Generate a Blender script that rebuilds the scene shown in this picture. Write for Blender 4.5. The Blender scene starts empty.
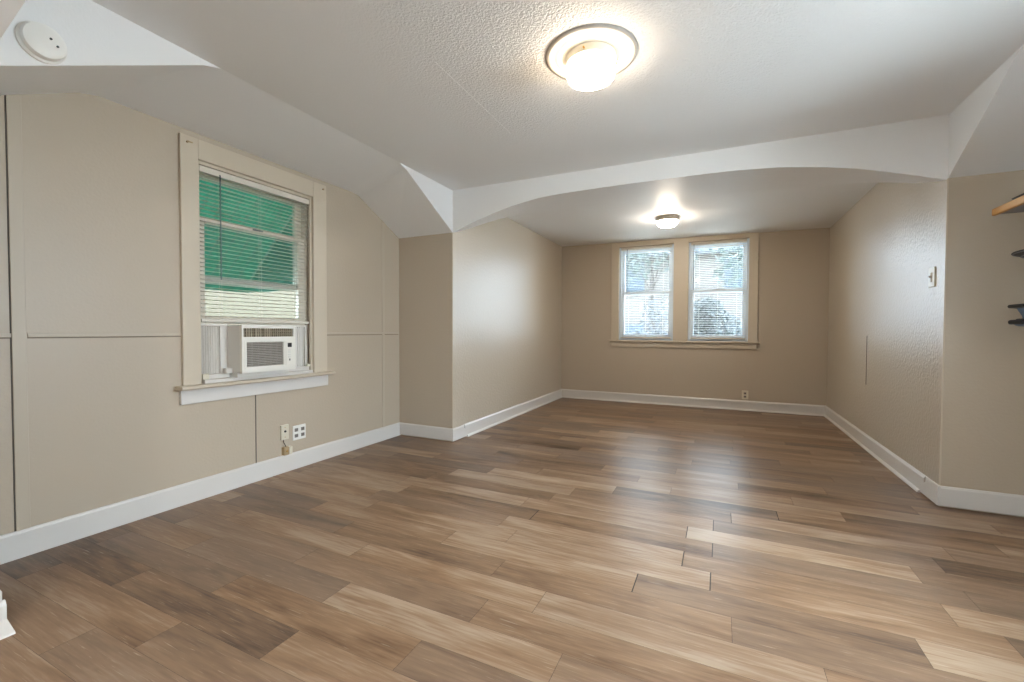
import bpy, bmesh, math, random
from mathutils import Vector, Matrix
random.seed(7)
C = bpy.context.scene.collection
sc = bpy.context.scene

# ------------------------------------------------------------------ camera, world, light, exposure
def make_camera():
    f, yaw, pit, roll = 438.7, math.radians(25.398), math.radians(1.349), math.radians(0.2)
    F0 = Vector((-math.sin(yaw), math.cos(yaw), 0)); R = Vector((math.cos(yaw), math.sin(yaw), 0)); U = Vector((0, 0, 1))
    F = F0*math.cos(pit) - U*math.sin(pit); Up = U*math.cos(pit) + F0*math.sin(pit)
    R2 = R*math.cos(roll) + Up*math.sin(roll); U2 = Up*math.cos(roll) - R*math.sin(roll)
    cam = bpy.data.cameras.new('camera'); cam.sensor_width = 36; cam.lens = f/1024*36
    cam.clip_start = .05; cam.clip_end = 300
    o = bpy.data.objects.new('camera', cam); C.objects.link(o)
    m = Matrix((R2, U2, -F)).transposed().to_4x4(); m.translation = (0, 0, 1.05)
    o.matrix_world = m
    sc.camera = o
make_camera()

W, XC, XR, WR = -2.897, -2.267, 1.206, 1.64          # dormer left wall, alcove side walls, dormer right wall
Y0, Y1, Y2, YB = .60, 3.475, 6.593, -2.2             # near return walls, far return walls, far wall, wall behind camera
ZM, ZMR, ZAL, ZAR, ZR = 2.351, 2.337, 2.373, 2.334, 1.962

world = bpy.data.worlds.new('world'); sc.world = world; world.use_nodes = True
wn = world.node_tree; bg = wn.nodes['Background']
# hazy overcast sky, brighter overhead than at the horizon
_tc = wn.nodes.new('ShaderNodeTexCoord'); _sx = wn.nodes.new('ShaderNodeSeparateXYZ'); wn.links.new(_tc.outputs['Generated'], _sx.inputs[0])
_mr = wn.nodes.new('ShaderNodeMapRange'); _mr.interpolation_type = 'SMOOTHSTEP'
_mr.inputs['From Min'].default_value = .05; _mr.inputs['From Max'].default_value = .40; _mr.inputs['To Min'].default_value = 9.6; _mr.inputs['To Max'].default_value = 14.0
wn.links.new(_sx.outputs[2], _mr.inputs['Value']); wn.links.new(_mr.outputs[0], bg.inputs['Strength'])
bg.inputs['Color'].default_value = (.74, .87, 1.0, 1)

def light(name, kind, loc, energy, col, rot=(0, 0, 0), **kw):
    d = bpy.data.lights.new(name, kind); d.energy = energy; d.color = col
    for k, v in kw.items(): setattr(d, k, v)
    o = bpy.data.objects.new(name, d); C.objects.link(o); o.location = loc; o.rotation_euler = rot
    return o
sun = light('sun', 'SUN', (0, 0, 12), 1.6, (1, .95, .86), angle=.02)
sun.rotation_euler = Vector((-.25, -.5, .8)).to_track_quat('Z', 'Y').to_euler()
# fill light outside an added, unseen side window of the near alcove
light('side_fill', 'AREA', (XC-.2, -.9, 1.5), 75, (.84, .93, 1.0), rot=(0, math.radians(-82), math.radians(12)),
      shape='RECTANGLE', size=1.1, size_y=1.0)
# fill light outside an added, unseen window of the right dormer
light('dormer_fill', 'AREA', (WR+.2, 2.0, 1.42), 28, (.80, .91, 1.0), rot=(0, math.radians(58), 0),
      shape='RECTANGLE', size=1.2, size_y=.85, spread=math.radians(140))
LAMP_MAIN, LAMP_SMALL, FILL_NEAR = 15.5, 56.0, 115.0                    # emission of the glass globes; the near one is an added fill lamp
sc.view_settings.view_transform = 'Standard'; sc.view_settings.look = 'None'
sc.view_settings.gamma = 1; sc.view_settings.use_curve_mapping = False
sc.view_settings.exposure = 1.05

# ------------------------------------------------------------------ materials
def s2l(c):
    return tuple((x/255/12.92 if x/255 <= .04045 else ((x/255+.055)/1.055)**2.4) for x in c) + (1,)
def mat(name, col, rough=.5, metal=0, bump=None, var=0.0, emit=None, spec=.5, coat=0):
    m = bpy.data.materials.new(name); m.use_nodes = True; nt = m.node_tree; b = nt.nodes['Principled BSDF']
    c = s2l(col); b.inputs['Base Color'].default_value = c
    b.inputs['Roughness'].default_value = rough; b.inputs['Metallic'].default_value = metal
    b.inputs['Specular IOR Level'].default_value = spec; b.inputs['Coat Weight'].default_value = coat
    tc = nt.nodes.new('ShaderNodeTexCoord')
    if var:
        n = nt.nodes.new('ShaderNodeTexNoise'); n.inputs['Scale'].default_value = 3.0; n.inputs['Detail'].default_value = 4
        nt.links.new(tc.outputs['Object'], n.inputs['Vector'])
        mx = nt.nodes.new('ShaderNodeMix'); mx.data_type = 'RGBA'
        mx.inputs[6].default_value = tuple(x*(1-var) for x in c[:3])+(1,); mx.inputs[7].default_value = tuple(min(1, x*(1+var)) for x in c[:3])+(1,)
        nt.links.new(n.outputs['Fac'], mx.inputs[0]); nt.links.new(mx.outputs[2], b.inputs['Base Color'])
    if bump:
        n = nt.nodes.new('ShaderNodeTexNoise'); n.inputs['Scale'].default_value = bump[0]; n.inputs['Detail'].default_value = 3
        nt.links.new(tc.outputs['Object'], n.inputs['Vector'])
        bp = nt.nodes.new('ShaderNodeBump'); bp.inputs['Strength'].default_value = bump[1]; bp.inputs['Distance'].default_value = bump[2]
        nt.links.new(n.outputs['Fac'], bp.inputs['Height']); nt.links.new(bp.outputs['Normal'], b.inputs['Normal'])
    if emit:
        b.inputs['Emission Color'].default_value = emit[0]+(1,); b.inputs['Emission Strength'].default_value = emit[1]
    return m

M = {}
M['wall'] = mat('greige_wall_paint', (184, 170, 151), .42, bump=(70, .25, .004), spec=.45)
M['wall_tex'] = mat('textured_greige_wall_paint', (185, 172, 154), .30, bump=(48, .5, .007), spec=.55)
M['trim'] = mat('white_trim_paint', (212, 207, 201), .38, bump=(9, .12, .004))
M['casing'] = mat('cream_casing_paint', (198, 185, 165), .4, bump=(9, .12, .004))
M['batten'] = mat('greige_batten_paint', (186, 173, 154), .45, bump=(30, .15, .003))
M['seam_light'] = mat('greige_panel_joint', (128, 115, 98), .7, var=.1)
M['seam'] = mat('dark_panel_seam', (92, 84, 76), .8, var=.2)
M['vinyl'] = mat('white_vinyl', (216, 226, 236), .35, bump=(20, .03, .002))
M['sash_cream'] = mat('cream_white_sash_paint', (216, 206, 190), .4, bump=(20, .03, .002))
M['slat'] = mat('white_blind_slat', (212, 204, 190), .45, var=.03)
M['wand'] = mat('grey_clear_wand', (96, 100, 104), .25, var=.1)
M['ac'] = mat('white_ac_plastic', (226, 222, 212), .4, var=.03)
M['ac_side'] = mat('grey_ac_cabinet', (214, 211, 204), .45, var=.04)
M['ac_vent'] = mat('taupe_vent_fins', (146, 134, 112), .5, var=.1)
M['ac_dark'] = mat('dark_vent_cavity', (52, 46, 40), .7, var=.1)
M['ac_grille'] = mat('grey_intake_louvers', (176, 168, 158), .5, var=.05)
M['black'] = mat('black_plastic', (26, 24, 24), .35, var=.1)
M['pleat'] = mat('white_accordion_vinyl', (214, 208, 200), .45, var=.04)
M['plate'] = mat('ivory_plastic', (214, 206, 186), .35, var=.03)
M['plate_w'] = mat('white_plastic', (232, 230, 224), .35, var=.02)
M['slot'] = mat('grey_socket_face', (128, 122, 116), .5, var=.1)
M['tan'] = mat('tan_aged_plastic', (178, 154, 116), .5, var=.15)
M['medal'] = mat('white_plaster_ring', (232, 226, 212), .5, bump=(40, .1, .003))
M['ring_edge'] = mat('grey_painted_ring_edge', (176, 170, 162), .5, var=.06)
M['brass'] = mat('brass_screw', (190, 150, 80), .3, metal=1, var=.1)
M['globe'] = mat('lit_opal_glass', (255, 250, 240), .25, emit=((1.0, .82, .62), LAMP_MAIN))
M['fill_globe'] = mat('near_fill_glass', (255, 250, 240), .25, emit=((.90, .95, 1.0), FILL_NEAR))
M['globe_s'] = mat('lit_small_opal_glass', (255, 250, 240), .25, emit=((1.0, .87, .71), LAMP_SMALL))
M['pine'] = mat('golden_pine', (186, 134, 66), .4, bump=(30, .1, .003), var=.15)
M['shelf_grey'] = mat('grey_shelf_board', (150, 150, 158), .5, var=.06)
M['iron'] = mat('black_iron', (38, 37, 40), .45, metal=.3, var=.15)
M['bead'] = mat('pewter_bead', (128, 130, 136), .4, metal=.4, var=.1)
M['corbel'] = mat('blue_grey_painted_wood', (104, 124, 146), .45, var=.15)
M['bounce_ground'] = mat('pale_bounce_ground', (200, 200, 194), .9, var=.25)
M['road'] = mat('dull_window_glass', (48, 58, 66), .6, spec=.1, var=.1)
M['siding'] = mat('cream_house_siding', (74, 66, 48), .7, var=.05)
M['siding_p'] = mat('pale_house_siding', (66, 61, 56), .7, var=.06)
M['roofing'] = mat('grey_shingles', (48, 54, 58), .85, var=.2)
M['bounce_cut'] = mat('dark_bounce_cut_ground', (44, 54, 34), .9, var=.25)
M['bark'] = mat('bark', (48, 42, 38), .9, var=.25)
M['leaf_a'] = mat('pale_green_leaves', (44, 58, 54), .7, var=.3)
M['leaf_b'] = mat('blue_green_leaves', (16, 30, 32), .7, var=.3)
M['leaf_c'] = mat('grey_green_leaves', (44, 50, 54), .7, var=.25)
M['fence'] = mat('grey_weathered_wood', (36, 36, 42), .8, var=.2)
M['bar'] = mat('pale_green_gap_glow', (150, 178, 164), .5, var=.05)
M['white_metal'] = mat('white_painted_metal', (232, 236, 232), .4, var=.03)

def glass_mat():
    m = bpy.data.materials.new('window_glass'); m.use_nodes = True; nt = m.node_tree
    for n in list(nt.nodes): nt.nodes.remove(n)
    out = nt.nodes.new('ShaderNodeOutputMaterial'); t = nt.nodes.new('ShaderNodeBsdfTransparent'); g = nt.nodes.new('ShaderNodeBsdfGlossy')
    g.inputs['Roughness'].default_value = .02; t.inputs['Color'].default_value = (.875, .90, .91, 1)
    fr = nt.nodes.new('ShaderNodeFresnel'); fr.inputs['IOR'].default_value = 1.3
    mx = nt.nodes.new('ShaderNodeMixShader')
    nt.links.new(fr.outputs[0], mx.inputs[0]); nt.links.new(t.outputs[0], mx.inputs[1]); nt.links.new(g.outputs[0], mx.inputs[2]); nt.links.new(mx.outputs[0], out.inputs[0])
    return m
M['glass'] = glass_mat()

def awning_mat():
    m = bpy.data.materials.new('green_awning_fabric'); m.use_nodes = True; nt = m.node_tree
    b = nt.nodes['Principled BSDF']; b.inputs['Base Color'].default_value = s2l((44, 96, 80)); b.inputs['Roughness'].default_value = .6
    t = nt.nodes.new('ShaderNodeBsdfTranslucent'); t.inputs['Color'].default_value = s2l((40, 190, 140))
    mx = nt.nodes.new('ShaderNodeMixShader'); mx.inputs[0].default_value = .5
    tc = nt.nodes.new('ShaderNodeTexCoord'); n = nt.nodes.new('ShaderNodeTexNoise'); n.inputs['Scale'].default_value = 14
    nt.links.new(tc.outputs['Object'], n.inputs['Vector'])
    cr = nt.nodes.new('ShaderNodeValToRGB'); cr.color_ramp.elements[0].color = s2l((22, 112, 96)); cr.color_ramp.elements[1].color = s2l((38, 150, 126))
    nt.links.new(n.outputs['Fac'], cr.inputs[0]); nt.links.new(cr.outputs[0], t.inputs['Color'])
    nt.links.new(b.outputs[0], mx.inputs[1]); nt.links.new(t.outputs[0], mx.inputs[2])
    nt.links.new(mx.outputs[0], nt.nodes['Material Output'].inputs[0])
    return m
M['awning'] = awning_mat()

def ceiling_mat():
    m = bpy.data.materials.new('white_ceiling_paint'); m.use_nodes = True; nt = m.node_tree; b = nt.nodes['Principled BSDF']
    b.inputs['Base Color'].default_value = s2l((232, 231, 230)); b.inputs['Roughness'].default_value = .55
    tc = nt.nodes.new('ShaderNodeTexCoord')
    n = nt.nodes.new('ShaderNodeTexNoise'); n.inputs['Scale'].default_value = 84; n.inputs['Detail'].default_value = 2.5; n.inputs['Distortion'].default_value = .6
    nt.links.new(tc.outputs['Object'], n.inputs['Vector'])
    # the stippled plaster covers the middle of the flat ceiling and thins out to the sides
    sx = nt.nodes.new('ShaderNodeSeparateXYZ'); nt.links.new(tc.outputs['Object'], sx.inputs[0])
    def mr(sock, a, b_):
        r = nt.nodes.new('ShaderNodeMapRange'); r.interpolation_type = 'SMOOTHSTEP'
        r.inputs['From Min'].default_value = a; r.inputs['From Max'].default_value = b_; nt.links.new(sock, r.inputs['Value']); return r.outputs[0]
    def mul(a, b_):
        k = nt.nodes.new('ShaderNodeMath'); k.operation = 'MULTIPLY'; nt.links.new(a, k.inputs[0]); nt.links.new(b_, k.inputs[1]); return k.outputs[0]
    mask = mul(mul(mr(sx.outputs[0], -1.75, -1.05), mr(sx.outputs[0], .9, .1)), mr(sx.outputs[1], 3.1, 2.3))
    add = nt.nodes.new('ShaderNodeMath'); add.operation = 'MULTIPLY_ADD'; add.inputs[1].default_value = .62; add.inputs[2].default_value = .05
    nt.links.new(mask, add.inputs[0])
    bp = nt.nodes.new('ShaderNodeBump'); bp.inputs['Distance'].default_value = .012
    nt.links.new(add.outputs[0], bp.inputs['Strength']); nt.links.new(n.outputs['Fac'], bp.inputs['Height']); nt.links.new(bp.outputs['Normal'], b.inputs['Normal'])
    return m
M['ceiling'] = ceiling_mat()

def floor_mat():
    m = bpy.data.materials.new('vinyl_plank_floor'); m.use_nodes = True; nt = m.node_tree; b = nt.nodes['Principled BSDF']; b.inputs['Specular IOR Level'].default_value = .13
    L = nt.links.new
    tc = nt.nodes.new('ShaderNodeTexCoord'); at = nt.nodes.new('ShaderNodeAttribute'); at.attribute_name = 'plank'
    sep = nt.nodes.new('ShaderNodeSeparateColor'); L(at.outputs['Color'], sep.inputs[0])
    # per-plank offset of the grain pattern
    off = nt.nodes.new('ShaderNodeCombineXYZ')
    k = nt.nodes.new('ShaderNodeMath'); k.operation = 'MULTIPLY'; k.inputs[1].default_value = 40; L(sep.outputs[2], k.inputs[0])
    L(k.outputs[0], off.inputs[0]); L(k.outputs[0], off.inputs[1])
    va = nt.nodes.new('ShaderNodeVectorMath'); va.operation = 'ADD'; L(tc.outputs['Object'], va.inputs[0]); L(off.outputs[0], va.inputs[1])
    def noise(sx, sy, scale, detail, dist=0):
        mp = nt.nodes.new('ShaderNodeMapping'); mp.inputs['Scale'].default_value = (sx, sy, 1); L(va.outputs[0], mp.inputs[0])
        n = nt.nodes.new('ShaderNodeTexNoise'); n.inputs['Scale'].default_value = scale; n.inputs['Detail'].default_value = detail; n.inputs['Distortion'].default_value = dist
        L(mp.outputs[0], n.inputs['Vector']); return n.outputs['Fac']
    broad = noise(1.0, 6.5, 1.6, 3, .8); fine = noise(1.0, 16, 6, 6, .4); fleck = noise(.55, 13, 17, 4, .6)
    def madd(a, m_, c):
        q = nt.nodes.new('ShaderNodeMath'); q.operation = 'MULTIPLY_ADD'; L(a, q.inputs[0]); q.inputs[1].default_value = m_
        if isinstance(c, float): q.inputs[2].default_value = c
        else: L(c, q.inputs[2])
        return q.outputs[0]
    v = madd(sep.outputs[0], .62, -.56); v = madd(broad, 1.0, v); v = madd(fine, .62, v)
    cr = nt.nodes.new('ShaderNodeValToRGB'); e = cr.color_ramp.elements
    e[0].position = .12; e[0].color = s2l((70, 53, 41)); e[1].position = .95; e[1].color = s2l((166, 143, 120))
    x = e.new(.42); x.color = s2l((119, 92, 69)); x = e.new(.66); x.color = s2l((141, 112, 86))
    L(v, cr.inputs[0])
    grey = nt.nodes.new('ShaderNodeMix'); grey.data_type = 'RGBA'; grey.inputs[7].default_value = s2l((122, 106, 93))
    g = nt.nodes.new('ShaderNodeMath'); g.operation = 'MULTIPLY'; g.inputs[1].default_value = .55; L(sep.outputs[1], g.inputs[0])
    L(g.outputs[0], grey.inputs[0]); L(cr.outputs[0], grey.inputs[6])
    fl = nt.nodes.new('ShaderNodeMapRange'); fl.inputs['From Min'].default_value = .62; fl.inputs['From Max'].default_value = .74; fl.inputs['To Max'].default_value = .45; L(fleck, fl.inputs['Value'])
    lt = nt.nodes.new('ShaderNodeMix'); lt.data_type = 'RGBA'; lt.inputs[7].default_value = s2l((190, 172, 150)); L(fl.outputs[0], lt.inputs[0]); L(grey.outputs[2], lt.inputs[6])
    L(lt.outputs[2], b.inputs['Base Color'])
    r = nt.nodes.new('ShaderNodeMapRange'); r.inputs['To Min'].default_value = .26; r.inputs['To Max'].default_value = .38; L(fine, r.inputs['Value']); L(r.outputs[0], b.inputs['Roughness'])
    bp = nt.nodes.new('ShaderNodeBump'); bp.inputs['Strength'].default_value = .12; bp.inputs['Distance'].default_value = .003; L(fine, bp.inputs['Height']); L(bp.outputs[0], b.inputs['Normal'])
    return m
M['floor'] = floor_mat()
M['gap'] = mat('dark_plank_gap', (48, 40, 34), .8, var=.1)

# ------------------------------------------------------------------ mesh helpers
def base_of(p):
    v = Vector((0, 0, 0))
    while p is not None: v += p.location; p = p.parent
    return v
def obj(name, bm, m, parent=None, bevel=0, smooth=False):
    """links bm (built in world coordinates) as ONE mesh object"""
    bmesh.ops.recalc_face_normals(bm, faces=bm.faces)
    if parent is not None: bmesh.ops.translate(bm, verts=bm.verts, vec=-base_of(parent))
    me = bpy.data.meshes.new(name); bm.to_mesh(me); bm.free()
    for x in (m if isinstance(m, (list, tuple)) else [m]): me.materials.append(x)
    o = bpy.data.objects.new(name, me); C.objects.link(o); o.parent = parent
    if smooth:
        for p in me.polygons: p.use_smooth = True
        me.set_sharp_from_angle(angle=math.radians(40))
    if bevel:
        b = o.modifiers.new('bevel', 'BEVEL'); b.width = bevel; b.segments = 2; b.limit_method = 'ANGLE'; b.angle_limit = math.radians(50)
    return o
def struct(o): o['kind'] = 'structure'; return o
def empty(name, loc, label=None, cat=None, group=None, kind=None):
    o = bpy.data.objects.new(name, None); C.objects.link(o); o.location = loc; o.empty_display_size = .1
    return tag(o, label, cat, group, kind)
def tag(o, label=None, cat=None, group=None, kind=None):
    for k, v in (('label', label), ('category', cat), ('group', group), ('kind', kind)):
        if v: o[k] = v
    return o
ID = lambda u, d, z: Vector((u, d, z))
def box(bm, a0, a1, b0, b1, c0, c1, f=ID):
    v = [bm.verts.new(f(x, y, z)) for x in (a0, a1) for y in (b0, b1) for z in (c0, c1)]
    for q in ((0, 1, 3, 2), (4, 6, 7, 5), (0, 4, 5, 1), (2, 3, 7, 6), (0, 2, 6, 4), (1, 5, 7, 3)): bm.faces.new([v[i] for i in q])
    return bm
def B(*a, f=ID): return box(bmesh.new(), *a, f=f)
def tube(bm, p, q, r, n=10, r2=None):
    p, q = Vector(p), Vector(q); d = (q-p).normalized(); r2 = r if r2 is None else r2
    u = d.orthogonal().normalized(); w = d.cross(u)
    A = [bm.verts.new(p+(u*math.cos(t)+w*math.sin(t))*r) for t in (2*math.pi*i/n for i in range(n))]
    Z = [bm.verts.new(q+(u*math.cos(t)+w*math.sin(t))*r2) for t in (2*math.pi*i/n for i in range(n))]
    for i in range(n): bm.faces.new((A[i], A[(i+1) % n], Z[(i+1) % n], Z[i]))
    bm.faces.new(A); bm.faces.new(Z[::-1]); return bm
def path_tube(bm, pts, r, n=8):
    for a, b in zip(pts, pts[1:]): tube(bm, a, b, r, n)
    return bm
def lathe(bm, prof, c, axis=Vector((0, 0, 1)), n=48, arc=2*math.pi, start=None):
    """prof: (radius, height along axis)"""
    axis = axis.normalized(); u = (start or axis.orthogonal()).normalized(); w = axis.cross(u); c = Vector(c); rows = []
    full = arc > 6.28; k = n if full else n+1
    for r, h in prof:
        if r < 1e-6: rows.append([bm.verts.new(c+axis*h)])
        else: rows.append([bm.verts.new(c+axis*h+(u*math.cos(arc*i/n)+w*math.sin(arc*i/n))*r) for i in range(k)])
    for A, Z in zip(rows, rows[1:]):
        for i in range(n):
            j = (i+1) % k
            q = [A[i % len(A)], A[j % len(A)], Z[j % len(Z)], Z[i % len(Z)]]
            q = [x for t, x in enumerate(q) if x not in q[:t]]
            if len(q) > 2: bm.faces.new(q)
    return bm
def prism(bm, poly, f, d0, d1):
    """poly of (a, b) extruded from d0 to d1; f(a, b, d) -> world"""
    A = [bm.verts.new(f(a, b, d0)) for a, b in poly]; Z = [bm.verts.new(f(a, b, d1)) for a, b in poly]
    for i in range(len(poly)):
        j = (i+1) % len(poly); bm.faces.new((A[i], A[j], Z[j], Z[i]))
    bm.faces.new(A); bm.faces.new(Z[::-1]); return bm

# ------------------------------------------------------------------ room shell
def wall(name, f, u0, u1, z0, z1, d0, d1, holes=(), m='wall'):
    """wall slab in (u, d, z) with rectangular holes (u0, u1, z0, z1)"""
    bm = bmesh.new()
    us = sorted({u0, u1, *[h[i] for h in holes for i in (0, 1)]}); zs = sorted({z0, z1, *[h[i] for h in holes for i in (2, 3)]})
    for a, b in zip(us, us[1:]):
        for c, d in zip(zs, zs[1:]):
            if any(h[0] <= a and b <= h[1] and h[2] <= c and d <= h[3] for h in holes): continue
            box(bm, a, b, d0, d1, c, d, f=f)
    bmesh.ops.remove_doubles(bm, verts=bm.verts, dist=1e-5)
    # drop the inner faces shared by two cells
    seen = {}
    for fc in bm.faces: seen.setdefault(frozenset(v.index for v in fc.verts), []).append(fc)
    bm.verts.index_update(); seen = {}
    for fc in bm.faces: seen.setdefault(frozenset(v.index for v in fc.verts), []).append(fc)
    bmesh.ops.delete(bm, geom=[x for s in seen.values() if len(s) > 1 for x in s], context='FACES_ONLY')
    return struct(obj(name, bm, M[m]))
fL = lambda u, d, z: Vector((W-d, u, z))            # left dormer wall: u along Y, d outwards
fB = lambda u, d, z: Vector((u, Y2+d, z))           # far wall
fR = lambda u, d, z: Vector((WR+d, u, z))           # right dormer wall
fN = lambda u, d, z: Vector((u, YB-d, z))           # wall behind the camera
fXC = lambda u, d, z: Vector((XC-d, u, z))
fXR = lambda u, d, z: Vector((XR+d, u, z))
HL = (1.605, 2.445, .70, 2.085)                     # left window opening
HB1, HB2 = (-1.375, -.602, .915, 2.285), (-.415, .335, .915, 2.285)
HR = (1.55, 2.45, .75, 2.0)
HN = (-1.4, -.4, .9, 2.0)
T = .15
wall('wall_left', fL, Y0-.1, Y1+.1, 0, 2.45, 0, T, [HL])
wall('wall_back', fB, XC-.1, XR+.1, 0, 2.5, 0, T, [HB1, HB2])
wall('wall_right', fR, Y0-.1, Y1+.1, 0, 2.45, 0, T, [HR])
wall('wall_near', fN, XC-.1, XR+.1, 0, 2.5, 0, T)
struct(obj('wall_return_left', B(W-T, XC-.001, Y1, Y1+.1, 0, 2.05), M['wall']))
struct(obj('wall_return_right', B(XR+.001, WR+T, Y1, Y1+.1, 0, 2.05), M['wall']))
struct(obj('wall_near_return_left', B(W-T, XC, Y0-.1, Y0, 0, 2.05), M['wall']))
struct(obj('wall_near_return_right', B(XR, WR+T, Y0-.1, Y0, 0, 2.05), M['wall']))
struct(obj('wall_alcove_left', B(XC-.1, XC, Y1+.001, Y2, 0, 2.5), M['wall_tex']))
struct(obj('wall_alcove_right', B(XR, XR+.1, Y1+.001, Y2, 0, 2.5), M['wall_tex']))
wall('wall_near_alcove_left', fXC, YB, Y0-.1, 0, 2.5, 0, T, [HN])
struct(obj('wall_near_alcove_right', B(XR, XR+.1, YB, Y0-.1, 0, 2.5), M['wall']))

# floor: planks as separate faces over a dark underlay, one mesh
def build_floor():
    bm = bmesh.new(); col = bm.loops.layers.float_color.new('plank')
    Lp, Wp, R0 = .925, .1475, 1.782
    ends = {0: -.31, 1: -.026, 2: -.144, 3: -.022, 4: -.146, 5: -.022, 6: .067, 7: .307}
    light_ = {(0, 1): .95, (2, 1): .8, (0, -1): .75, (2, -1): .72, (3, -1): .3, (4, -1): .7, (6, 0): .75, (1, 0): .62, (0, 0): .35, (2, 0): .5, (1, -1): .85}
    gaps = {0: .004, 1: .004, 2: .004, 3: .003, 4: .0035, 5: .003, 6: .003, 7: .003}
    rnd = random.Random(11); last = 0
    xa, xb, ya, yb = W-T, WR+T, YB-T, Y2+T
    for r in range(int((ya-R0)//Wp), int((yb-R0)//Wp)+1):
        y0, y1 = max(ya, R0+r*Wp), min(yb, R0+(r+1)*Wp)
        if y1-y0 < .01: continue
        e0 = ends.get(r)
        if e0 is None:
            e0 = last+rnd.uniform(.2, .7)
            if r < 0: e0 = {-5: -.92+.02, -4: -.45, -3: .12, -2: -.62, -1: .05}.get(r, e0)
        e0 = (e0+.5*Lp) % Lp - .5*Lp if r > 7 or r < -5 else e0
        last = e0
        for k in range(-6, 7):
            x0, x1 = max(xa, e0+k*Lp), min(xb, e0+(k+1)*Lp)
            # k indexes the plank that starts at end line e0 + k*Lp
            if x1-x0 < .01: continue
            g = gaps.get(r, .0008) if k == 0 else .0008
            if r == 3 and k == -1: g = .003
            v = [bm.verts.new(q) for q in ((x0+g, y0+.0004, 0), (x1-.0004, y0+.0004, 0), (x1-.0004, y1-.0004, 0), (x0+g, y1-.0004, 0))]
            fc = bm.faces.new(v); fc.material_index = 0
            tone = light_.get((r, k), rnd.betavariate(2.0, 2.2)); c = (tone, rnd.random()*(.9 if tone < .6 else .4), rnd.random(), 1)
            for lp in fc.loops: lp[col] = c
    box(bm, xa, xb, ya, yb, -.12, -.0015)
    for fc in bm.faces:
        if len(fc.verts) == 4 and min(v.co.z for v in fc.verts) < -.001: fc.material_index = 1
    me = bpy.data.meshes.new('floor')
    for fc in bm.faces:
        if fc.material_index == 0 and fc.normal.z < 0: fc.normal_flip()
    bm.normal_update(); bm.to_mesh(me); bm.free(); me.materials.append(M['floor']); me.materials.append(M['gap'])
    o = bpy.data.objects.new('floor', me); C.objects.link(o); return struct(o)
build_floor()

# ceiling: flat middle, sloped dormer ceilings, gussets, arches and alcove ceilings
ARCH = [(-1, 1.962), (-.95, 1.99), (-.872, 2.035), (-.758, 2.092), (-.653, 2.135), (-.517, 2.172), (-.394, 2.185), (-.2, 2.188), (.02, 2.188),
        (.22, 2.184), (.368, 2.178), (.507, 2.16), (.636, 2.127), (.758, 2.082), (.872, 2.024), (.953, 1.979), (1, 1.955)]
def arch_z(u):
    for (a, z0), (b, z1) in zip(ARCH, ARCH[1:]):
        if u <= b: return z0+(z1-z0)*(u-a)/(b-a)
    return ARCH[-1][1]
def build_ceiling():
    bm = bmesh.new()
    def quad(*p): return bm.faces.new([bm.verts.new(q) for q in p])
    zc = lambda x: ZM+(ZMR-ZM)*(x-XC)/(XR-XC)
    za = lambda x: ZAL+(ZAR-ZAL)*(x-XC)/(XR-XC)
    quad((XC, Y0, ZM), (XR, Y0, ZMR), (XR, Y1, ZMR), (XC, Y1, ZM))
    # dormer slopes: outer wall top profile and inner edge profile along Y
    def dormer(xin, xout, zin):
        pin = [(Y0, 1.945), (1.30, 2.325), (1.38, zin), (2.73, zin), (2.81, 2.325), (Y1, ZR)]
        pout = [(Y0, 1.978), (1.06, 2.222), (1.14, 2.242), (2.86, 2.242), (2.94, 2.232), (Y1, ZR)]
        A = [bm.verts.new((xin, y, z)) for y, z in pin]; Z = [bm.verts.new((xout, y, z)) for y, z in pout]
        for i in range(5): bm.faces.new((A[i], A[i+1], Z[i+1], Z[i])).smooth = 1 <= i <= 3
        for seq in ((pin[0], pin[1], pin[2]), (pin[3], pin[4], pin[5])):
            top = [bm.verts.new((xin, y, zin)) for y, z in seq]; low = [bm.verts.new((xin, y, z)) for y, z in seq]
            for i in range(2):
                q = [low[i], low[i+1], top[i+1], top[i]]
                if abs(seq[i][1]-zin) < 1e-6: q = q[:3]
                elif abs(seq[i+1][1]-zin) < 1e-6: q = [low[i], low[i+1], top[i]]
                bm.faces.new(q)
    dormer(XC, W-.02, ZM); dormer(XR, WR+.02, ZMR)
    # arches
    N = 40; h = (XR-XC)/2; c = (XR+XC)/2
    for yf, sgn, yend in ((Y1, 1, Y2+.02), (Y0, -1, YB-.02)):
        D = (1.04, 1.26); K = 12; rows = []
        us = [-1+2*i/N for i in range(N+1)]
        for u in us:
            x = c+h*u; z0 = arch_z(u); dl = (D[0]+(D[1]-D[0])*(u+1)/2)
            row = []
            for k in range(K+1):
                s = k/K; row.append(bm.verts.new((x, yf+sgn*dl*s, z0+(za(x)-z0)*(s**1.15 if abs(u) > .8 else s**1.05))))
            row.append(bm.verts.new((x, yend, za(x)))); rows.append(row)
        for a, b in zip(rows, rows[1:]):
            for k in range(K+1): bm.faces.new((a[k], b[k], b[k+1], a[k+1])).smooth = True
        for u, v in zip(us, us[1:]):
            x, x2 = c+h*u, c+h*v
            quad((x, yf, arch_z(u)), (x2, yf, arch_z(v)), (x2, yf, zc(x2)), (x, yf, zc(x)))
    me = bpy.data.meshes.new('ceiling'); bm.normal_update(); bm.to_mesh(me); bm.free(); me.materials.append(M['ceiling'])
    o = bpy.data.objects.new('ceiling', me); C.objects.link(o); return struct(o)
build_ceiling()

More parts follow.
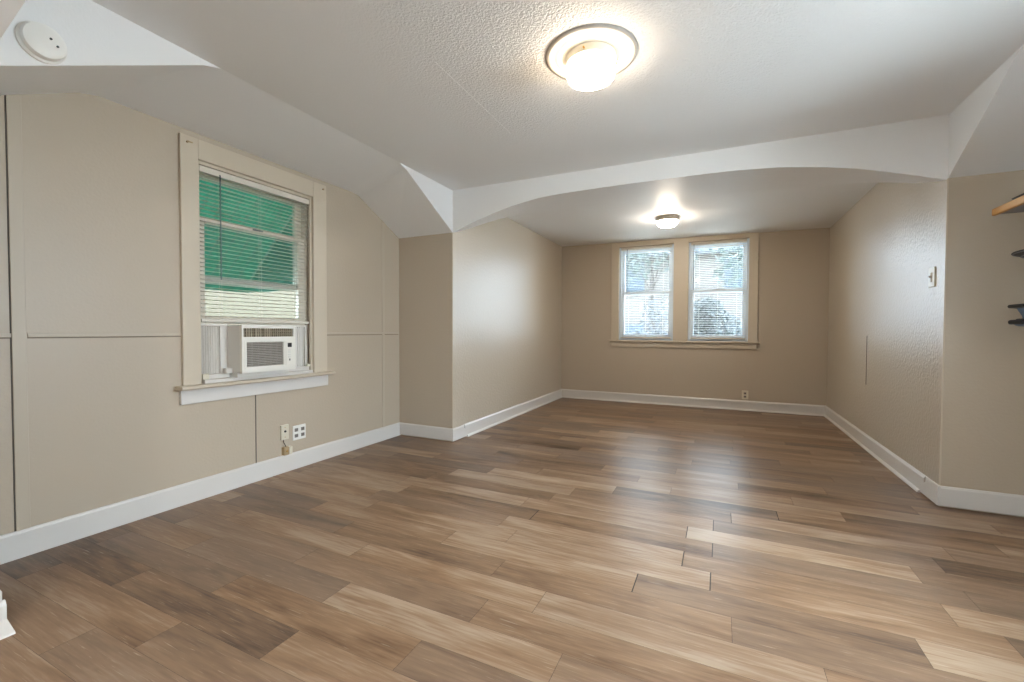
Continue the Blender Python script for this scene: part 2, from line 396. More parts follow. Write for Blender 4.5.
# baseboards
BH, BT = .126, .014
def board(name, f, u0, u1, z0=0.0, cap=None, shoe=None):
    bm = bmesh.new()
    prism(bm, [(0, z0), (BT, z0), (BT, BH-.012), (BT-.005, BH), (0, BH)], lambda a, b, d: f(d, -a, b), u0, u1)
    if cap: prism(bm, [(BT-.001, BH-.03), (BT+.009, BH-.034), (BT+.009, BH-.008), (BT-.001, BH+.008)], lambda a, b, d: f(d, -a, b), *cap)
    if shoe: prism(bm, [(BT-.001, 0), (BT+.014, 0), (BT+.012, .01), (BT+.006, .017), (BT-.001, .02)], lambda a, b, d: f(d, -a, b), *shoe)
    return struct(obj(name, bm, M['trim']))
fRet = lambda u, d, z: Vector((u, Y1+d, z))
fRetN = lambda u, d, z: Vector((u, Y0-d, z))
board('baseboard_left', fL, Y0, Y1)
board('baseboard_return_left', fRet, W, XC, .012)
board('baseboard_alcove_left', fXC, Y1-BT, Y2, .009, (Y1+.19, Y2), (Y1+.24, Y2))
board('baseboard_back', fB, XC, XR, 0, (XC, XR), (XC, XR))
board('baseboard_alcove_right', fXR, Y1-BT, Y2, .009, (Y1+.16, Y2), (Y1+.24, Y2))
board('baseboard_return_right', fRet, XR, WR, .010)
board('baseboard_right', fR, Y0, Y1)
board('baseboard_near_return_left', fRetN, W, XC-.03)
def near_corner():
    bm = bmesh.new()
    prism(bm, [(0, 0), (BT, 0), (BT, .080), (BT-.006, .093), (0, .097)], lambda a, b, d: fXC(d, -a, b), YB, Y0+.012)
    prism(bm, [(BT-.001, 0), (.086, 0), (.084, .006), (BT+.004, .03), (BT-.001, .032)], lambda a, b, d: fXC(d, -a, b), YB, Y0+.012)
    return struct(obj('baseboard_near_left', bm, M['trim']))
near_corner()
board('baseboard_near_right', fXR, YB, Y0)

# battens and seams of the panelled left wall
struct(obj('trim_1', B(.821, .868, -.006, .001, .12, 2.2, f=fL), M['batten'], bevel=.002))
struct(obj('trim_2', B(.8165, .8215, -.002, .001, .12, 2.2, f=fL), M['seam']))
def rail(name, a, b):
    bm = box(bmesh.new(), a, b, -.006, .001, 1.012, 1.03, f=fL); return struct(obj(name, bm, M['batten'], bevel=.0015))
rail('trim_3', Y0, .820); rail('trim_4', .872, 1.511); rail('trim_5', 2.566, 3.46)
for i, (a, b) in enumerate(((Y0, .82), (.872, 1.511), (2.566, 3.46))):
    struct(obj(f'trim_{6+i}', B(a, b, -.0015, .001, 1.006, 1.0125, f=fL), M['seam_light']))
struct(obj('trim_9', B(3.228, 3.262, -.004, .001, .12, 2.12, f=fL), M['batten'], bevel=.002))
def crack():
    bm = box(bmesh.new(), 1.967, 1.974, -.0015, .001, .12, .60, f=fL)
    return struct(obj('trim_10', bm, M['seam']))
crack()
struct(obj('trim_11', B(4.985, 4.997, -.0015, .001, .57, 1.015, f=fXR), M['seam']))
struct(obj('trim_12', B(XC-.004, XC+.003, Y1-.003, Y1+.006, .13, 1.96), M['casing']))   # corner beads
struct(obj('trim_13', B(XR-.003, XR+.004, Y1-.003, Y1+.006, .13, 1.96), M['casing']))

struct(obj('trim_17', B(-1.268, -1.262, 1.78, 2.62, ZM-.0052, ZM+.002), M['ceiling']))                       # drywall joint on the ceiling

# ------------------------------------------------------------------ windows
def sash(name, parent, f, u0, u1, z0, z1, d0, d1, st, bot, top, mt='vinyl'):
    bm = bmesh.new()
    box(bm, u0, u0+st, d0, d1, z0, z1, f=f); box(bm, u1-st, u1, d0, d1, z0, z1, f=f)
    box(bm, u0+st, u1-st, d0, d1, z0, z0+bot, f=f); box(bm, u0+st, u1-st, d0, d1, z1-top, z1, f=f)
    s = obj(name, bm, M[mt], parent, bevel=.003)
    dm = (d0+d1)/2
    obj('glass_pane', B(u0+st-.004, u1-st+.004, dm-.002, dm+.002, z0+bot-.004, z1-top+.004, f=f), M['glass'], s)
    return s
def frame(parent, f, h, d0, d1, t=.03, mt='vinyl'):
    u0, u1, z0, z1 = h; bm = bmesh.new()
    box(bm, u0, u0+t, d0, d1, z0, z1, f=f); box(bm, u1-t, u1, d0, d1, z0, z1, f=f)
    box(bm, u0+t, u1-t, d0, d1, z0, z0+t, f=f); box(bm, u0+t, u1-t, d0, d1, z1-t, z1, f=f)
    return obj('window_frame', bm, M[mt], parent, bevel=.002)

def window_left():
    w = empty('window_1', fL(2.025, 0, .70), kind='structure', label='cream cased double hung window over the air conditioner')
    u0, u1, z0, z1 = HL; c0, c1 = 1.511, 2.566
    bm = bmesh.new()                                             # casing
    box(bm, c0, u0+.004, -.022, .002, .715, 2.205, f=fL); box(bm, u1-.004, c1, -.022, .002, .715, 2.205, f=fL)
    box(bm, u0+.004, u1-.004, -.022, .002, z1, 2.205, f=fL)
    obj('casing', bm, M['casing'], w, bevel=.003)
    bm = bmesh.new()                                             # inner stop moulding
    box(bm, u0, u0+.02, 0, .02, .715, z1, f=fL); box(bm, u1-.02, u1, 0, .02, .715, z1, f=fL); box(bm, u0+.02, u1-.02, 0, .02, z1-.02, z1, f=fL)
    obj('stop_moulding', bm, M['casing'], w, bevel=.002)
    bm = bmesh.new(); tube(bm, fL(1.548, -.021, 2.165), fL(1.548, -.034, 2.165), .006); tube(bm, fL(1.548, -.034, 2.165), fL(1.570, -.036, 2.165), .004)
    obj('curtain_hook', bm, M['tan'], w)
    bm = bmesh.new(); tube(bm, fL(2.535, -.021, 2.170), fL(2.535, -.030, 2.170), .006); obj('curtain_hook', bm, M['tan'], w)
    bm = bmesh.new()
    prism(bm, [(.06, .692), (-.072, .692), (-.078, .698), (-.078, .708), (-.07, .715), (.06, .715)], lambda a, b, d: fL(d, a, b), 1.475, 2.60)
    obj('stool', bm, M['casing'], w, bevel=.002)
    obj('apron', B(1.497, 2.575, -.022, .001, .602, .692, f=fL), M['trim'], w, bevel=.003)
    frame(w, fL, (u0+.002, u1-.002, .715, z1-.002), .05, .145, .022, 'sash_cream')
    # upper sash closed, lower sash raised onto the air conditioner
    sash('upper_sash', w, fL, u0+.024, u1-.024, 1.355, z1-.02, .094, .124, .05, .04, .045, 'sash_cream')
    s = sash('lower_sash', w, fL, u0+.024, u1-.024, 1.086, 1.765, .056, .088, .055, .05, .042, 'sash_cream')
    bm = bmesh.new(); box(bm, 2.0, 2.07, .044, .056, 1.742, 1.752, f=fL); obj('sash_lock', bm, M['wand'], s, bevel=.002)
    return w
window_left()

def window_back(idx, h, name):
    u0, u1, z0, z1 = h
    w = empty(name, fB((u0+u1)/2, 0, z0), kind='structure')
    frame(w, fB, (u0, u1, z0, z1), .03, .14, .03)
    zm = (z0+z1)/2+.01
    sash('upper_sash', w, fB, u0+.03, u1-.03, zm-.025, z1-.03, .092, .122, .045, .05, .05)
    s = sash('lower_sash', w, fB, u0+.03, u1-.03, z0+.03, zm+.025, .058, .088, .045, .055, .05)
    bm = bmesh.new(); um = (u0+u1)/2; box(bm, um-.03, um+.03, .046, .06, zm+.025, zm+.038, f=fB); obj('sash_lock', bm, M['wand'], s, bevel=.002)
    return w
window_back(2, HB1, 'window_2'); window_back(3, HB2, 'window_3')
def back_casing():
    bm = bmesh.new(); a, b, zt = -1.478, .438, 2.352
    box(bm, a, HB1[0]+.004, -.022, .002, .915, zt, f=fB); box(bm, HB1[1]-.004, HB2[0]+.004, -.022, .002, .915, zt, f=fB); box(bm, HB2[1]-.004, b, -.022, .002, .915, zt, f=fB)
    box(bm, HB1[0]+.004, HB1[1]-.004, -.022, .002, HB1[3], zt, f=fB); box(bm, HB2[0]+.004, HB2[1]-.004, -.022, .002, HB1[3], zt, f=fB)
    t = struct(obj('trim_14', bm, M['casing'], bevel=.003))
    bm = bmesh.new()
    prism(bm, [(.05, .89), (-.045, .89), (-.05, .896), (-.05, .909), (-.044, .915), (.05, .915)], lambda x, z, d: fB(d, x, z), a-.025, b+.025)
    struct(obj('trim_15', bm, M['casing'], bevel=.002))
    struct(obj('trim_16', B(a+.005, b-.005, -.02, .001, .818, .89, f=fB), M['casing'], bevel=.003))
back_casing()
for nm, f, h in (('added_window_4', fXC, HN), ('added_window_5', fR, HR)):  # unseen windows added to carry the two fill lights
    w = empty(nm, f((h[0]+h[1])/2, 0, h[2]), kind='structure'); frame(w, f, h, .02, .14, .04)
    u0, u1, z0, z1 = h; bm = bmesh.new()
    for a, b, c, d in ((u0-.09, u0, z0-.09, z1+.09), (u1, u1+.09, z0-.09, z1+.09), (u0, u1, z1, z1+.09), (u0, u1, z0-.09, z0)): box(bm, a, b, -.02, .001, c, d, f=f)
    obj('casing', bm, M['casing'], w)
    zm = (z0+z1)/2
    obj('glass_pane', B(u0+.04, u1-.04, .08, .084, z0+.04, z1-.04, f=f), M['glass'], w)

def blind(f, u0, u1, ztop, zbot, d0, d1, pitch, tilt, wand, label, name='venetian_blind', head=.038, stack=0):
    t = empty(name, f((u0+u1)/2, (d0+d1)/2, zbot), label, 'blind')
    bm = box(bmesh.new(), u0, u1, d0-.002, d1+.002, ztop-head, ztop, f=f); obj('headrail', bm, M['slat'], t, bevel=.003)
    bm = bmesh.new(); dm = (d0+d1)/2; half = (d1-d0)/2; n = int((ztop-head-zbot-.02)/pitch); c, s = math.cos(tilt), math.sin(tilt)
    zs = [zbot+.024+pitch*(i+.5) for i in range(n)]
    for z in zs:
        prof = [(-half, 0), (-half*.5, .0016), (0, .0022), (half*.5, .0016), (half, 0)]
        top = [(dm+x*c-y*s, z+x*s+y*c) for x, y in prof]; low = [(a, b-.0007) for a, b in top][::-1]
        prism(bm, top+low, lambda a, b, d: f(d, a, b), u0+.004, u1-.004)
    obj('slats', bm, M['slat'], t, smooth=True)
    obj('bottom_rail', B(u0+.003, u1-.003, d0+.001, d1-.001, zbot, zbot+.02, f=f), M['slat'], t, bevel=.004)
    for k in (.16, .5, .84):
        u = u0+(u1-u0)*k; bm = bmesh.new()
        for d in (d0+.0005, d1-.0005): tube(bm, f(u, d, zbot+.01), f(u, d, ztop-.02), .0009, 6)
        obj('ladder_cord', bm, M['slat'], t)
    bm = bmesh.new(); u = wand[0]; tube(bm, f(u, d0-.007, ztop-.03), f(u, d0-.007, wand[1]), .0042, 8); tube(bm, f(u, d0+.002, ztop-.025), f(u, d0-.009, ztop-.03), .003, 6)
    obj('tilt_wand', bm, M['wand'], t)
    return t
blind(fL, HL[0]+.022, HL[1]-.022, HL[3]-.024, 1.098, .003, .029, .0256, math.radians(-4), (1.748, 1.37), 'white venetian blind lowered onto the air conditioner in the left wall window')
blind(fB, HB1[0]+.032, HB1[1]-.032, HB1[3]-.005, .945, .006, .030, .0245, math.radians(-3), (-1.255, 1.60), 'white venetian blind in the left one of the two back wall windows')
blind(fB, HB2[0]+.032, HB2[1]-.032, HB2[3]-.005, .945, .006, .030, .0245, math.radians(-3), (-.345, 1.62), 'white venetian blind in the right one of the two back wall windows')

# ------------------------------------------------------------------ air conditioner
def air_conditioner():
    t = empty('air_conditioner', fL(2.0, 0, .715), 'white window air conditioner set on the sill under the raised sash', 'air conditioner')
    y0, y1, z0, z1 = 1.80, 2.195, .768, 1.083
    obj('cabinet', B(y0+.004, y1-.004, -.098, .36, z0+.003, z1-.003, f=fL), M['ac_side'], t, bevel=.004)
    # front bezel with two openings
    bm = bmesh.new(); d0, d1 = -.122, -.0985
    vt, vb, gt, gb = 1.060, 1.003, .968, .806; v0, v1, g0, g1 = 1.812, 2.176, 1.832, 2.098
    for a in ((y0, y1, vt, z1), (y0, y1, gt, vb), (y0, y1, z0, gb), (y0, v0, vb, vt), (v1, y1, vb, vt), (y0, g0, gb, gt), (g1, y1, gb, gt)):
        box(bm, a[0], a[1], d0, d1, a[2], a[3], f=fL)
    bmesh.ops.remove_doubles(bm, verts=bm.verts, dist=1e-5)
    obj('front_panel', bm, M['ac'], t)
    bm = bmesh.new()                                             # raised rim round the intake panel
    r = .006
    for a in ((g0-.014, g1+.014, gt+.006, gt+.006+r), (g0-.014, g1+.014, gb-.012, gb-.012+r), (g0-.014, g0-.014+r, gb-.006, gt+.006), (g1+.008, g1+.008+r, gb-.006, gt+.006)):
        box(bm, a[0], a[1], d0-.003, d0+.001, a[2], a[3], f=fL)
    obj('intake_frame', bm, M['ac'], t, bevel=.001)
    vent = obj('air_outlet', B(v0, v1, -.104, -.0985, vb, vt, f=fL), M['ac_dark'], t)
    bm = bmesh.new()
    for half in ((v0, (v0+v1)/2-.006), ((v0+v1)/2+.006, v1)):
        n = 11
        for i in range(n):
            y = half[0]+(half[1]-half[0])*(i+.5)/n; w_ = .0034 if half[0] > 1.9 else (.0055 if i % 4 else .002)
            box(bm, y-w_, y+w_, -.117, -.105, vb, vt, f=fL)
    obj('vane', bm, M['ac_vent'], vent)
    bm = bmesh.new()
    for z in (vb+.018, vb+.037): box(bm, v0, v1, -.119, -.116, z-.0016, z+.0016, f=fL)
    box(bm, (v0+v1)/2-.006, (v0+v1)/2+.006, -.119, -.104, vb, vt, f=fL)
    obj('louver', bm, M['ac_vent'], vent)
    g = obj('intake_grille', B(g0, g1, -.106, -.0985, gb, gt, f=fL), M['ac_dark'], t)
    bm = bmesh.new(); n = 14
    for i in range(n):
        z = gb+(gt-gb)*(i+.5)/n
        prism(bm, [(-.121, z-.004), (-.119, z-.0045), (-.107, z+.003), (-.109, z+.0042)], lambda a, b, d: fL(d, a, b), g0, g1)
    obj('louver', bm, M['ac_grille'], g)
    bm = bmesh.new()
    for k in range(1, 6): y = g0+(g1-g0)*k/6; box(bm, y-.001, y+.001, -.114, -.106, gb, gt, f=fL)
    obj('rib', bm, M['ac_grille'], g)
    cp = obj('control_panel', B(g1+.018, y1-.006, d0-.0025, d0+.001, gb-.004, gt+.004, f=fL), M['ac'], t, bevel=.001)
    obj('display', B(g1+.030, g1+.062, d0-.004, d0-.002, .928, .958, f=fL), M['black'], cp)
    for z in (.908, .893, .874, .859):
        obj('button', B(g1+.034, g1+.054, d0-.0045, d0-.002, z-.004, z+.004, f=fL), M['ac_side'], cp, bevel=.001)
    obj('power_button', B(g1+.042, g1+.050, d0-.0045, d0-.002, .832, .846, f=fL), M['black'], cp, bevel=.001)
    # accordion side panels and their rails
    a0, a1 = HL[0]+.022, y0+.004
    bm = bmesh.new(); n = 9
    pts = [(a0+(a1-.045-a0)*i/(2*n), (.040 if i % 2 else .050)) for i in range(2*n+1)]
    for (p, d), (q, e) in zip(pts, pts[1:]):
        v = [bm.verts.new(fL(*x)) for x in ((p, d, .765), (q, e, .765), (q, e, 1.072), (p, d, 1.072))]; bm.faces.new(v)
    bmesh.ops.remove_doubles(bm, verts=bm.verts, dist=1e-5); bmesh.ops.solidify(bm, geom=bm.faces[:], thickness=.0015)
    lp = obj('accordion_panel', bm, M['pleat'], t)
    bm = bmesh.new(); box(bm, a0, a1, .03, .054, 1.072, 1.086, f=fL); box(bm, a0, a1, .014, .054, .738, .766, f=fL); box(bm, a0, a0+.014, .032, .054, .766, 1.072, f=fL)
    box(bm, a1-.047, a1, .030, .052, .766, 1.072, f=fL)
    obj('panel_rail', bm, M['pleat'], lp, bevel=.002)
    b0, b1 = y1-.004, HL[1]-.022
    bm = bmesh.new(); n = 5
    pts = [(b0+.11+(b1-.02-b0-.11)*i/(2*n), (.046 if i % 2 else .052)) for i in range(2*n+1)]
    for (p, d), (q, e) in zip(pts, pts[1:]):
        v = [bm.verts.new(fL(*x)) for x in ((p, d, .765), (q, e, .765), (q, e, 1.072), (p, d, 1.072))]; bm.faces.new(v)
    bmesh.ops.remove_doubles(bm, verts=bm.verts, dist=1e-5); bmesh.ops.solidify(bm, geom=bm.faces[:], thickness=.0015)
    rp = obj('accordion_panel', bm, M['pleat'], t)
    bm = bmesh.new(); box(bm, b0, b1, .03, .054, 1.072, 1.086, f=fL); box(bm, b0, b1, .014, .054, .738, .766, f=fL); box(bm, b1-.02, b1, .036, .054, .766, 1.072, f=fL)
    box(bm, b0, b0+.11, .028, .052, .766, 1.072, f=fL); box(bm, b0+.108, b0+.114, .022, .030, .74, 1.075, f=fL)
    obj('panel_rail', bm, M['pleat'], rp, bevel=.002)
    # support rail on the stool, clips and drain tab
    obj('support_rail', B(a0, b1, -.028, .05, .7155, .738, f=fL), M['pleat'], t, bevel=.002)
    obj('support_rail', B(y0+.01, y1-.01, -.060, .05, .738, .771, f=fL), M['ac_side'], t, bevel=.002)
    obj('bracket', B(a1-.04, a1+.012, -.02, .016, .766, .80, f=fL), M['pleat'], t, bevel=.003)
    obj('bracket', B(b1-.03, b1-.004, -.004, .016, .766, .785, f=fL), M['plate'], t, bevel=.002)
    obj('bracket', B(a0+.002, a0+.04, -.004, .016, .7385, .775, f=fL), M['plate'], t, bevel=.002)
air_conditioner()

# ------------------------------------------------------------------ electrical bits
def receptacle(f, u, z, d, parent):
    bm = bmesh.new(); box(bm, u-.015, u+.015, d-.002, d+.001, z-.013, z+.013, f=f); s = obj('socket', bm, M['slot'], parent, bevel=.004)
    bm = bmesh.new()
    for k in (-.006, .006): box(bm, u+k-.0015, u+k+.0015, d-.0026, d-.0018, z-.002, z+.007, f=f)
    tube(bm, f(u, d-.0018, z-.007), f(u, d-.0026, z-.007), .0025, 8)
    obj('slot', bm, M['black'], s)
t = empty('power_outlet', fL(2.314, 0, .222), 'white four socket outlet plate low on the left wall', 'outlet')
obj('face_plate', B(2.258, 2.370, -.007, .001, .216, .326, f=fL), M['plate_w'], t, bevel=.003)
for u in (2.286, 2.342):
    for z in (.249, .293): receptacle(fL, u, z, -.007, t)
t = empty('phone_jack', fL(2.185, 0, .246), 'ivory cable wall plate left of the four socket outlet', 'wall plate')
obj('face_plate', B(2.152, 2.216, -.016, .001, .242, .352, f=fL), M['plate'], t, bevel=.003)
bm = bmesh.new(); tube(bm, fL(2.184, -.016, .304), fL(2.184, -.021, .304), .008, 12); obj('socket', bm, M['black'], t)
for z in (.262, .334): obj('screw', tube(bmesh.new(), fL(2.184, -.016, z), fL(2.184, -.018, z), .003, 8), M['brass'], t)
bm = bmesh.new(); path_tube(bm, [fL(2.178, -.006, .244), fL(2.176, -.010, .225), fL(2.186, -.012, .205), fL(2.192, -.014, .186)], .0028)
obj('cable', bm, M['seam'], t)
t = empty('junction_box', fL(2.197, 0, .128), 'small tan junction box on the wall just above the left baseboard', 'junction box')
obj('box_body', B(2.164, 2.206, -.034, .001, .130, .19, f=fL), M['tan'], t, bevel=.005)
obj('box_lid', B(2.206, 2.234, -.032, .001, .130, .186, f=fL), M['plate'], t, bevel=.004)
bm = bmesh.new(); tube(bm, fL(2.185, -.034, .16), fL(2.185, -.038, .16), .006, 10); obj('screw', bm, M['brass'], t)
t = empty('power_outlet', fB(.307, 0, .15), 'ivory double outlet above the back wall baseboard', 'outlet')
obj('face_plate', B(.270, .345, -.006, .001, .146, .264, f=fB), M['plate'], t, bevel=.003)
for z in (.183, .227): receptacle(fB, .307, z, -.006, t)
t = empty('light_switch', fXR(3.645, 0, 1.39), 'ivory light switch on the textured right alcove wall', 'light switch')
obj('face_plate', B(3.600, 3.688, -.008, .001, 1.334, 1.458, f=fXR), M['plate'], t, bevel=.003)
obj('bezel', B(3.632, 3.656, -.0105, -.007, 1.366, 1.426, f=fXR), M['tan'], t, bevel=.001)
bm = bmesh.new(); prism(bm, [(0, 1.402), (-.013, 1.407), (-.013, 1.397), (0, 1.387)], lambda a, b, d: fXR(d, a-.009, b), 3.638, 3.650); obj('toggle', bm, M['plate_w'], t, bevel=.001)

t = empty('smoke_detector', (XC, .722, 2.095), 'round white smoke detector on the slanted ceiling side above the dormer', 'smoke detector')
AX = Vector((1, 0, 0)); sc_ = (XC, .735, 2.098)
obj('mounting_base', lathe(bmesh.new(), [(0, 0), (.068, 0), (.068, .010), (.062, .014), (0, .014)], sc_, AX), M['plate_w'], t, smooth=True)
obj('cover', lathe(bmesh.new(), [(.0, .012), (.058, .012), (.062, .018), (.058, .036), (.046, .042), (0, .043)], sc_, AX), M['plate_w'], t, smooth=True)
for dy, dz in ((.012, .012), (.030, -.006)):
    bm = bmesh.new(); tube(bm, (XC+.0425, sc_[1]+dy, sc_[2]+dz), (XC+.0445, sc_[1]+dy, sc_[2]+dz), .004, 10); obj('indicator', bm, M['black'], t)

# ------------------------------------------------------------------ ceiling lights
def main_light():
    c = (-.566, 2.045, ZM-.006); up = Vector((0, 0, -1))
    t = empty('ceiling_light', c, 'large round flush ceiling light with moulded white ring, nearest the viewer', 'ceiling light', 'lit flush ceiling lights')
    obj('ceiling_ring', lathe(bmesh.new(), [(.0, -.006), (.208, -.006), (.208, .004), (.202, .009), (.192, .010), (.174, .006), (.168, .006), (.160, .012), (.142, .013), (.136, .009), (.118, .011), (.11, .016), (0, .016)], c, up, 64), M['medal'], t, smooth=True)
    obj('ring_edge', lathe(bmesh.new(), [(.2075, -.004), (.2135, .0), (.2135, .003), (.2095, .008), (.2025, .0105), (.199, .0112)], c, up, 64), M['ring_edge'], t, smooth=True)
    h = obj('lamp_holder', lathe(bmesh.new(), [(0, .012), (.115, .012), (.117, .02), (.115, .046), (.108, .05), (0, .05)], c, up), M['medal'], t, smooth=True)
    for a in (150, 270, 30):
        a = math.radians(a); d = Vector((math.cos(a), math.sin(a), 0)); p = Vector(c)+Vector((0, 0, -.033))
        obj('screw', tube(bmesh.new(), p+d*.113, p+d*.124, .0045, 10), M['brass'], h)
    obj('glass_globe', lathe(bmesh.new(), [(0, .049), (.104, .049), (.109, .055), (.112, .070), (.112, .092), (.106, .110), (.088, .120), (.050, .124), (0, .125)], c, up), M['globe'], t, smooth=True)
main_light()
def small_light(loc, label, glass='globe_s'):
    up = Vector((0, 0, -1)); t = empty('ceiling_light', loc, label, 'ceiling light', 'lit flush ceiling lights')
    obj('lamp_holder', lathe(bmesh.new(), [(0, -.008), (.120, -.008), (.124, .0), (.125, .042), (.120, .048), (.1175, .048), (.1175, .044), (0, .044)], loc, up), M['medal'], t, smooth=True)
    obj('glass_globe', lathe(bmesh.new(), [(0, .043), (.116, .043), (.1165, .050), (.112, .066), (.101, .084), (.082, .098), (.050, .107), (0, .110)], loc, up), M[glass], t, smooth=True)
small_light((-.565, 5.33, 2.352), 'small round flush ceiling light in the far alcove before the windows')
small_light((-1.05, -.9, 2.352), 'added fill lamp on the near alcove ceiling behind the viewer', 'fill_globe')  # unseen lamp added behind the camera to brighten the room

# ------------------------------------------------------------------ things on the right dormer wall
t = empty('wall_shelf', (1.5, 3.0, 1.70), 'golden pine wall shelf at the right edge near the corner', 'shelf')
obj('shelf_board', B(1.370, WR-.001, 2.55, 3.345, 1.700, 1.722), M['shelf_grey'], t, bevel=.002)  # board is greyer and bluer than its pine edge
obj('front_edge', B(1.348, 1.371, 2.55, 3.35, 1.693, 1.732), M['pine'], t, bevel=.006)
for y in (2.68, 3.22):
    bm = bmesh.new(); prism(bm, [(WR-.001, 1.702), (1.48, 1.702), (1.50, 1.69), (1.60, 1.66), (WR-.012, 1.58), (WR-.001, 1.57)], lambda a, b, d: Vector((a, d, b)), y-.012, y+.012); obj('bracket', bm, M['pine'], t)
t = empty('serving_tray', (1.46, 2.98, 1.731), 'dark metal tray lying on the pine wall shelf', 'tray')
bm = bmesh.new()
prism(bm, [(1.375, 1.752), (1.371, 1.752), (1.382, 1.7335), (1.55, 1.7335), (1.561, 1.752), (1.557, 1.752), (1.548, 1.734), (1.386, 1.734)], lambda a, b, d: Vector((a, d, b)), 2.70, 3.22)
box(bm, 1.38, 1.552, 3.216, 3.222, 1.7335, 1.752); box(bm, 1.38, 1.552, 2.70, 2.706, 1.7335, 1.752)
obj('tray_body', bm, M['iron'], t)
t = empty('wall_basket', (WR, 3.26, 1.45), 'black beaded half round metal basket under the pine shelf', 'basket')
cB = (WR-.001, 3.20, 1.470)
obj('basket_bowl', lathe(bmesh.new(), [(.246, .006), (.25, .0), (.20, -.022), (.12, -.042), (0, -.05), (0, -.046), (.12, -.037), (.196, -.017), (.240, .003), (.246, .006)], cB, Vector((0, 0, 1)), 28, math.pi, Vector((0, 1, 0))), M['iron'], t, smooth=True)
for row, (r, z) in enumerate(((.243, -.002), (.213, -.0165), (.18, -.029))):     # one beaded wire per row
    bm = bmesh.new(); k = 78; ring = []
    for i in range(2, k-1):
        a = math.pi*i/k; rr = .0046 if i % 2 else .0022; p = Vector(cB)+Vector((-math.sin(a)*r, math.cos(a)*r, z)); n_ = Vector((-math.sin(a), math.cos(a), 0))
        ring.append([bm.verts.new(p+(n_*math.cos(q)+Vector((0, 0, 1))*math.sin(q))*rr) for q in (2*math.pi*j/6 for j in range(6))])
    for A, Z in zip(ring, ring[1:]):
        for j in range(6): bm.faces.new((A[j], A[(j+1) % 6], Z[(j+1) % 6], Z[j]))
    bm.faces.new(ring[0]); bm.faces.new(ring[-1][::-1])
    obj('beading', bm, M['bead'], t, smooth=True)
t = empty('corbel_shelf', (WR, 3.35, 1.08), 'blue grey corbel wall shelf lowest at the right edge', 'shelf')
P = lambda a, b, d: Vector((a, d, b))
obj('shelf_board', prism(bmesh.new(), [(1.426, 1.192), (1.432, 1.184), (1.46, 1.18), (WR-.001, 1.18), (WR-.001, 1.202), (1.432, 1.202)], P, 3.22, 3.36), M['iron'], t, bevel=.002)
obj('corbel', prism(bmesh.new(), [(1.452, 1.18), (1.463, 1.160), (1.474, 1.140), (1.476, 1.126), (1.468, 1.116), (1.452, 1.112), (1.443, 1.100), (1.447, 1.088), (1.462, 1.083), (1.54, 1.080), (WR-.001, 1.06), (WR-.001, 1.18)], P, 3.25, 3.335), M['corbel'], t, bevel=.003)
obj('scroll', tube(bmesh.new(), (1.440, 3.235, 1.106), (1.440, 3.35, 1.106), .013, 16), M['iron'], t)
obj('scroll', tube(bmesh.new(), (1.462, 3.24, 1.118), (1.462, 3.345, 1.118), .007, 12), M['iron'], t)

# ------------------------------------------------------------------ outside
def awning(f, name, u0, u1, label, loc):
    t = empty(name, loc, label, 'awning')
    zt, z1, d0, d1 = 2.27, 1.455, .16, 1.035
    bm = bmesh.new(); n = 26
    for i in range(n):                                           # ribbed sheet
        a, b = u0+(u1-u0)*i/n, u0+(u1-u0)*(i+1)/n; e = .008 if i % 2 else 0
        prism(bm, [(d0, zt+e), (d1, z1+e), (d1, z1+e-.004), (d0, zt+e-.004)], lambda p, q, d: f(d, p, q), a, b)
    obj('canopy', bm, M['awning'], t)
    bm = bmesh.new()
    box(bm, u0, u1, d1-.004, d1+.004, z1-.065, z1+.004, f=f); obj('valance', bm, M['awning'], t)
    for u in (u0, u1):
        bm = prism(bmesh.new(), [(d0, zt-.01), (d1, z1-.01), (d1, z1-.065), (d0, z1-.065)], lambda p, q, d: f(d, p, q), u-.003, u+.003); obj('side_panel', bm, M['awning'], t)
    e = .022
    for u in (u0+e, u1-e):
        bm = tube(bmesh.new(), f(u, d0+.03, zt-.05), f(u, d1-.02, z1-.022), .006, 8); obj('rib_and_gap_glow', bm, M['bar'], t)  # pale bars stand in for light showing through the seam gaps
    for u in (u0+.33, ):
        bm = tube(bmesh.new(), f(u, d0+.02, zt-.03), f(u, d1-.02, z1-.015), .008, 8); obj('rib_and_gap_glow', bm, M['leaf_b'], t)
awning(fL, 'window_awning', 1.15, 2.60, 'translucent green awning outside the left wall window', fL(1.9, .16, 1.39))

GZ = -.9
struct(obj('ground', B(-60, 60, -40, 90, GZ-.2, GZ), M['bounce_ground']))  # ground made pale to bounce daylight up to the alcove ceiling
struct(obj('ground', B(-7.4, W-T, -12, 16, GZ-.01, GZ+.03), M['bounce_cut']))  # dark slab added to cut light bounced up onto the left blind
def house(name, x0, x1, y0, y1, ze, zr, m, label, along_x=True, wins=()):
    t = empty(name, ((x0+x1)/2, (y0+y1)/2, GZ), label, 'house')
    obj('house_wall', B(x0, x1, y0, y1, GZ-1.9, ze), M[m], t)
    bm = bmesh.new(); o = .35
    if along_x:
        ym = (y0+y1)/2; prism(bm, [(y0-o, ze), (ym, zr), (y1+o, ze), (y1+o, ze-.15), (ym, zr-.15), (y0-o, ze-.15)], lambda a, b, d: Vector((d, a, b)), x0-o, x1+o)
    else:
        xm = (x0+x1)/2; prism(bm, [(x0-o, ze), (xm, zr), (x1+o, ze), (x1+o, ze-.15), (xm, zr-.15), (x0-o, ze-.15)], lambda a, b, d: Vector((a, d, b)), y0-o, y1+o)
    obj('roof', bm, M['roofing'], t)
    for w in wins: obj('window', box(bmesh.new(), *w), M['road'], t)
house('neighbor_house', -13.5, -7.5, 2, 13, 3.4, 5.4, 'siding', 'cream sided house seen below the green awning', False)
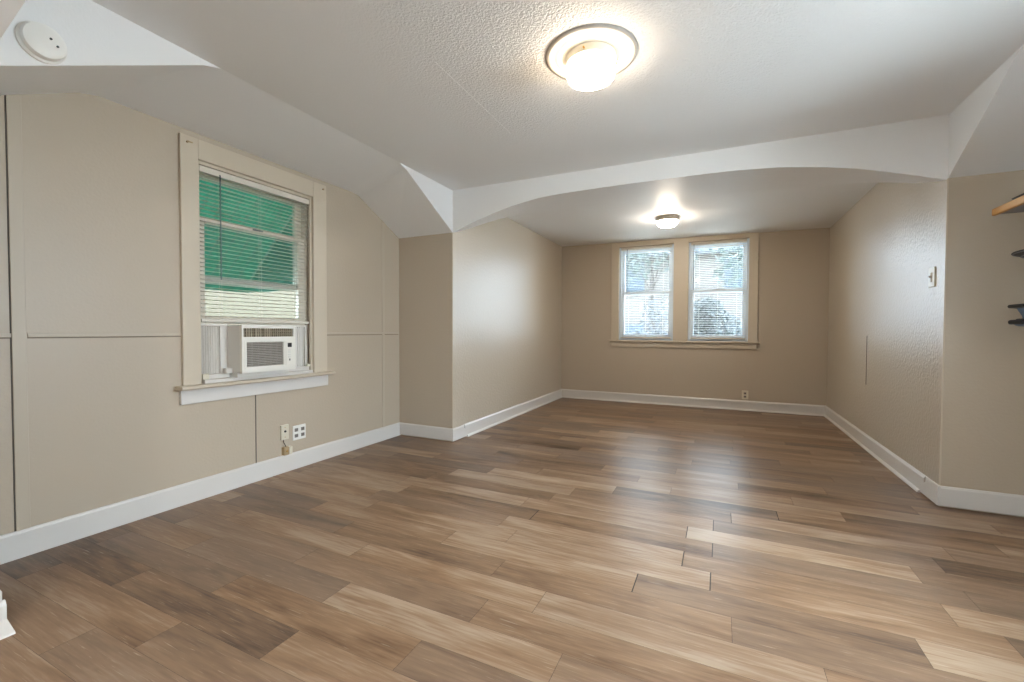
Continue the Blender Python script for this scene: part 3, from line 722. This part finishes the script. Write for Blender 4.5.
house('neighbor_house', -5.0, 3.0, 24.5, 30.5, 5.1, 7.6, 'siding_p', 'pale pinkish house beyond the back windows', True,
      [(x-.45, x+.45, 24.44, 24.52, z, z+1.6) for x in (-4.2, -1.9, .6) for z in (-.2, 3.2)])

def plant(name, loc, trunk_h, blobs, m, n, size, label, cat, seed):
    r = random.Random(seed); t = empty(name, loc, label, cat); x, y, z = loc
    bm = bmesh.new(); tube(bm, (x, y, z), (x, y, z+trunk_h), .14 if trunk_h > 2 else .05, 8, .07 if trunk_h > 2 else .03)
    for (bx, by, bz, rad) in blobs: tube(bm, (x, y, z+trunk_h*.8), (x+bx*.8, y+by*.8, z+bz), .05 if trunk_h > 2 else .02, 6, .01)
    obj('trunk', bm, M['bark'], t)
    bm = bmesh.new()
    for (bx, by, bz, rad) in blobs:
        for _ in range(n):
            d = Vector((r.gauss(0, 1), r.gauss(0, 1), r.gauss(0, 1))).normalized()*rad*(r.random()**.45)
            p = Vector((x+bx, y+by, z+bz))+d; a = Vector((r.gauss(0, 1), r.gauss(0, 1), r.gauss(0, 1))).normalized(); b = a.orthogonal().normalized(); s = size*r.uniform(.6, 1.3)
            bm.faces.new([bm.verts.new(q) for q in (p-a*s, p+b*s*.45, p+a*s, p-b*s*.45)])
    obj('foliage', bm, M[m], t)
plant('shrub', (-.25, 9.7, GZ), 1.2, [(-.25, 0, 1.8, .42), (.2, .1, 1.95, .45), (0, 0, 2.3, .34), (.5, 0, 1.7, .3), (-.1, 0, 1.5, .4), (-.45, 0, 1.6, .3)], 'leaf_b', 1100, .06, 'blue green bush outside the right one of the back windows', 'bush', 3)
plant('shrub', (-1.45, 10.6, GZ), 1.2, [(-.15, 0, 1.8, .4), (.3, .1, 1.9, .4), (.1, 0, 2.4, .4), (-.5, 0, 1.6, .35), (.6, 0, 1.6, .35)], 'leaf_c', 150, .06, 'thin grey green bush outside the left one of the back windows', 'bush', 4)
plant('tree', (1.9, 19, GZ), 4.5, [(-1.2, 0, 4.6, 1.2), (.5, .3, 5.2, 1.4), (-.2, -.4, 5.9, 1.1), (1.6, 0, 4.4, 1.1)], 'leaf_a', 330, .16, 'pale green tree high behind the right back window', 'tree', 5)
plant('tree', (-2.6, 19, GZ), 4.5, [(-1.0, 0, 5.0, 1.2), (.6, .3, 5.6, 1.3), (1.4, -.4, 5.9, 1.1), (0, 0, 6.4, 1.0)], 'leaf_a', 300, .16, 'pale green tree high behind the left back window', 'tree', 6)
def fence():
    y = 15.0; t = empty('garden_fence', (-.6, y, GZ), 'grey board fence low behind the back windows', 'fence')
    obj('fence_board', B(-6.5, 3.6, y-.02, y+.02, GZ+.1, .93), M['fence'], t)
    obj('fence_rail', B(-6.5, 3.6, y-.05, y+.05, .93, .99), M['fence'], t)
    for x in (-6.3, -4.3, -2.3, -.3, 1.7, 3.5): obj('post', B(x-.06, x+.06, y-.08, y+.08, GZ, 1.03), M['fence'], t)
fence()
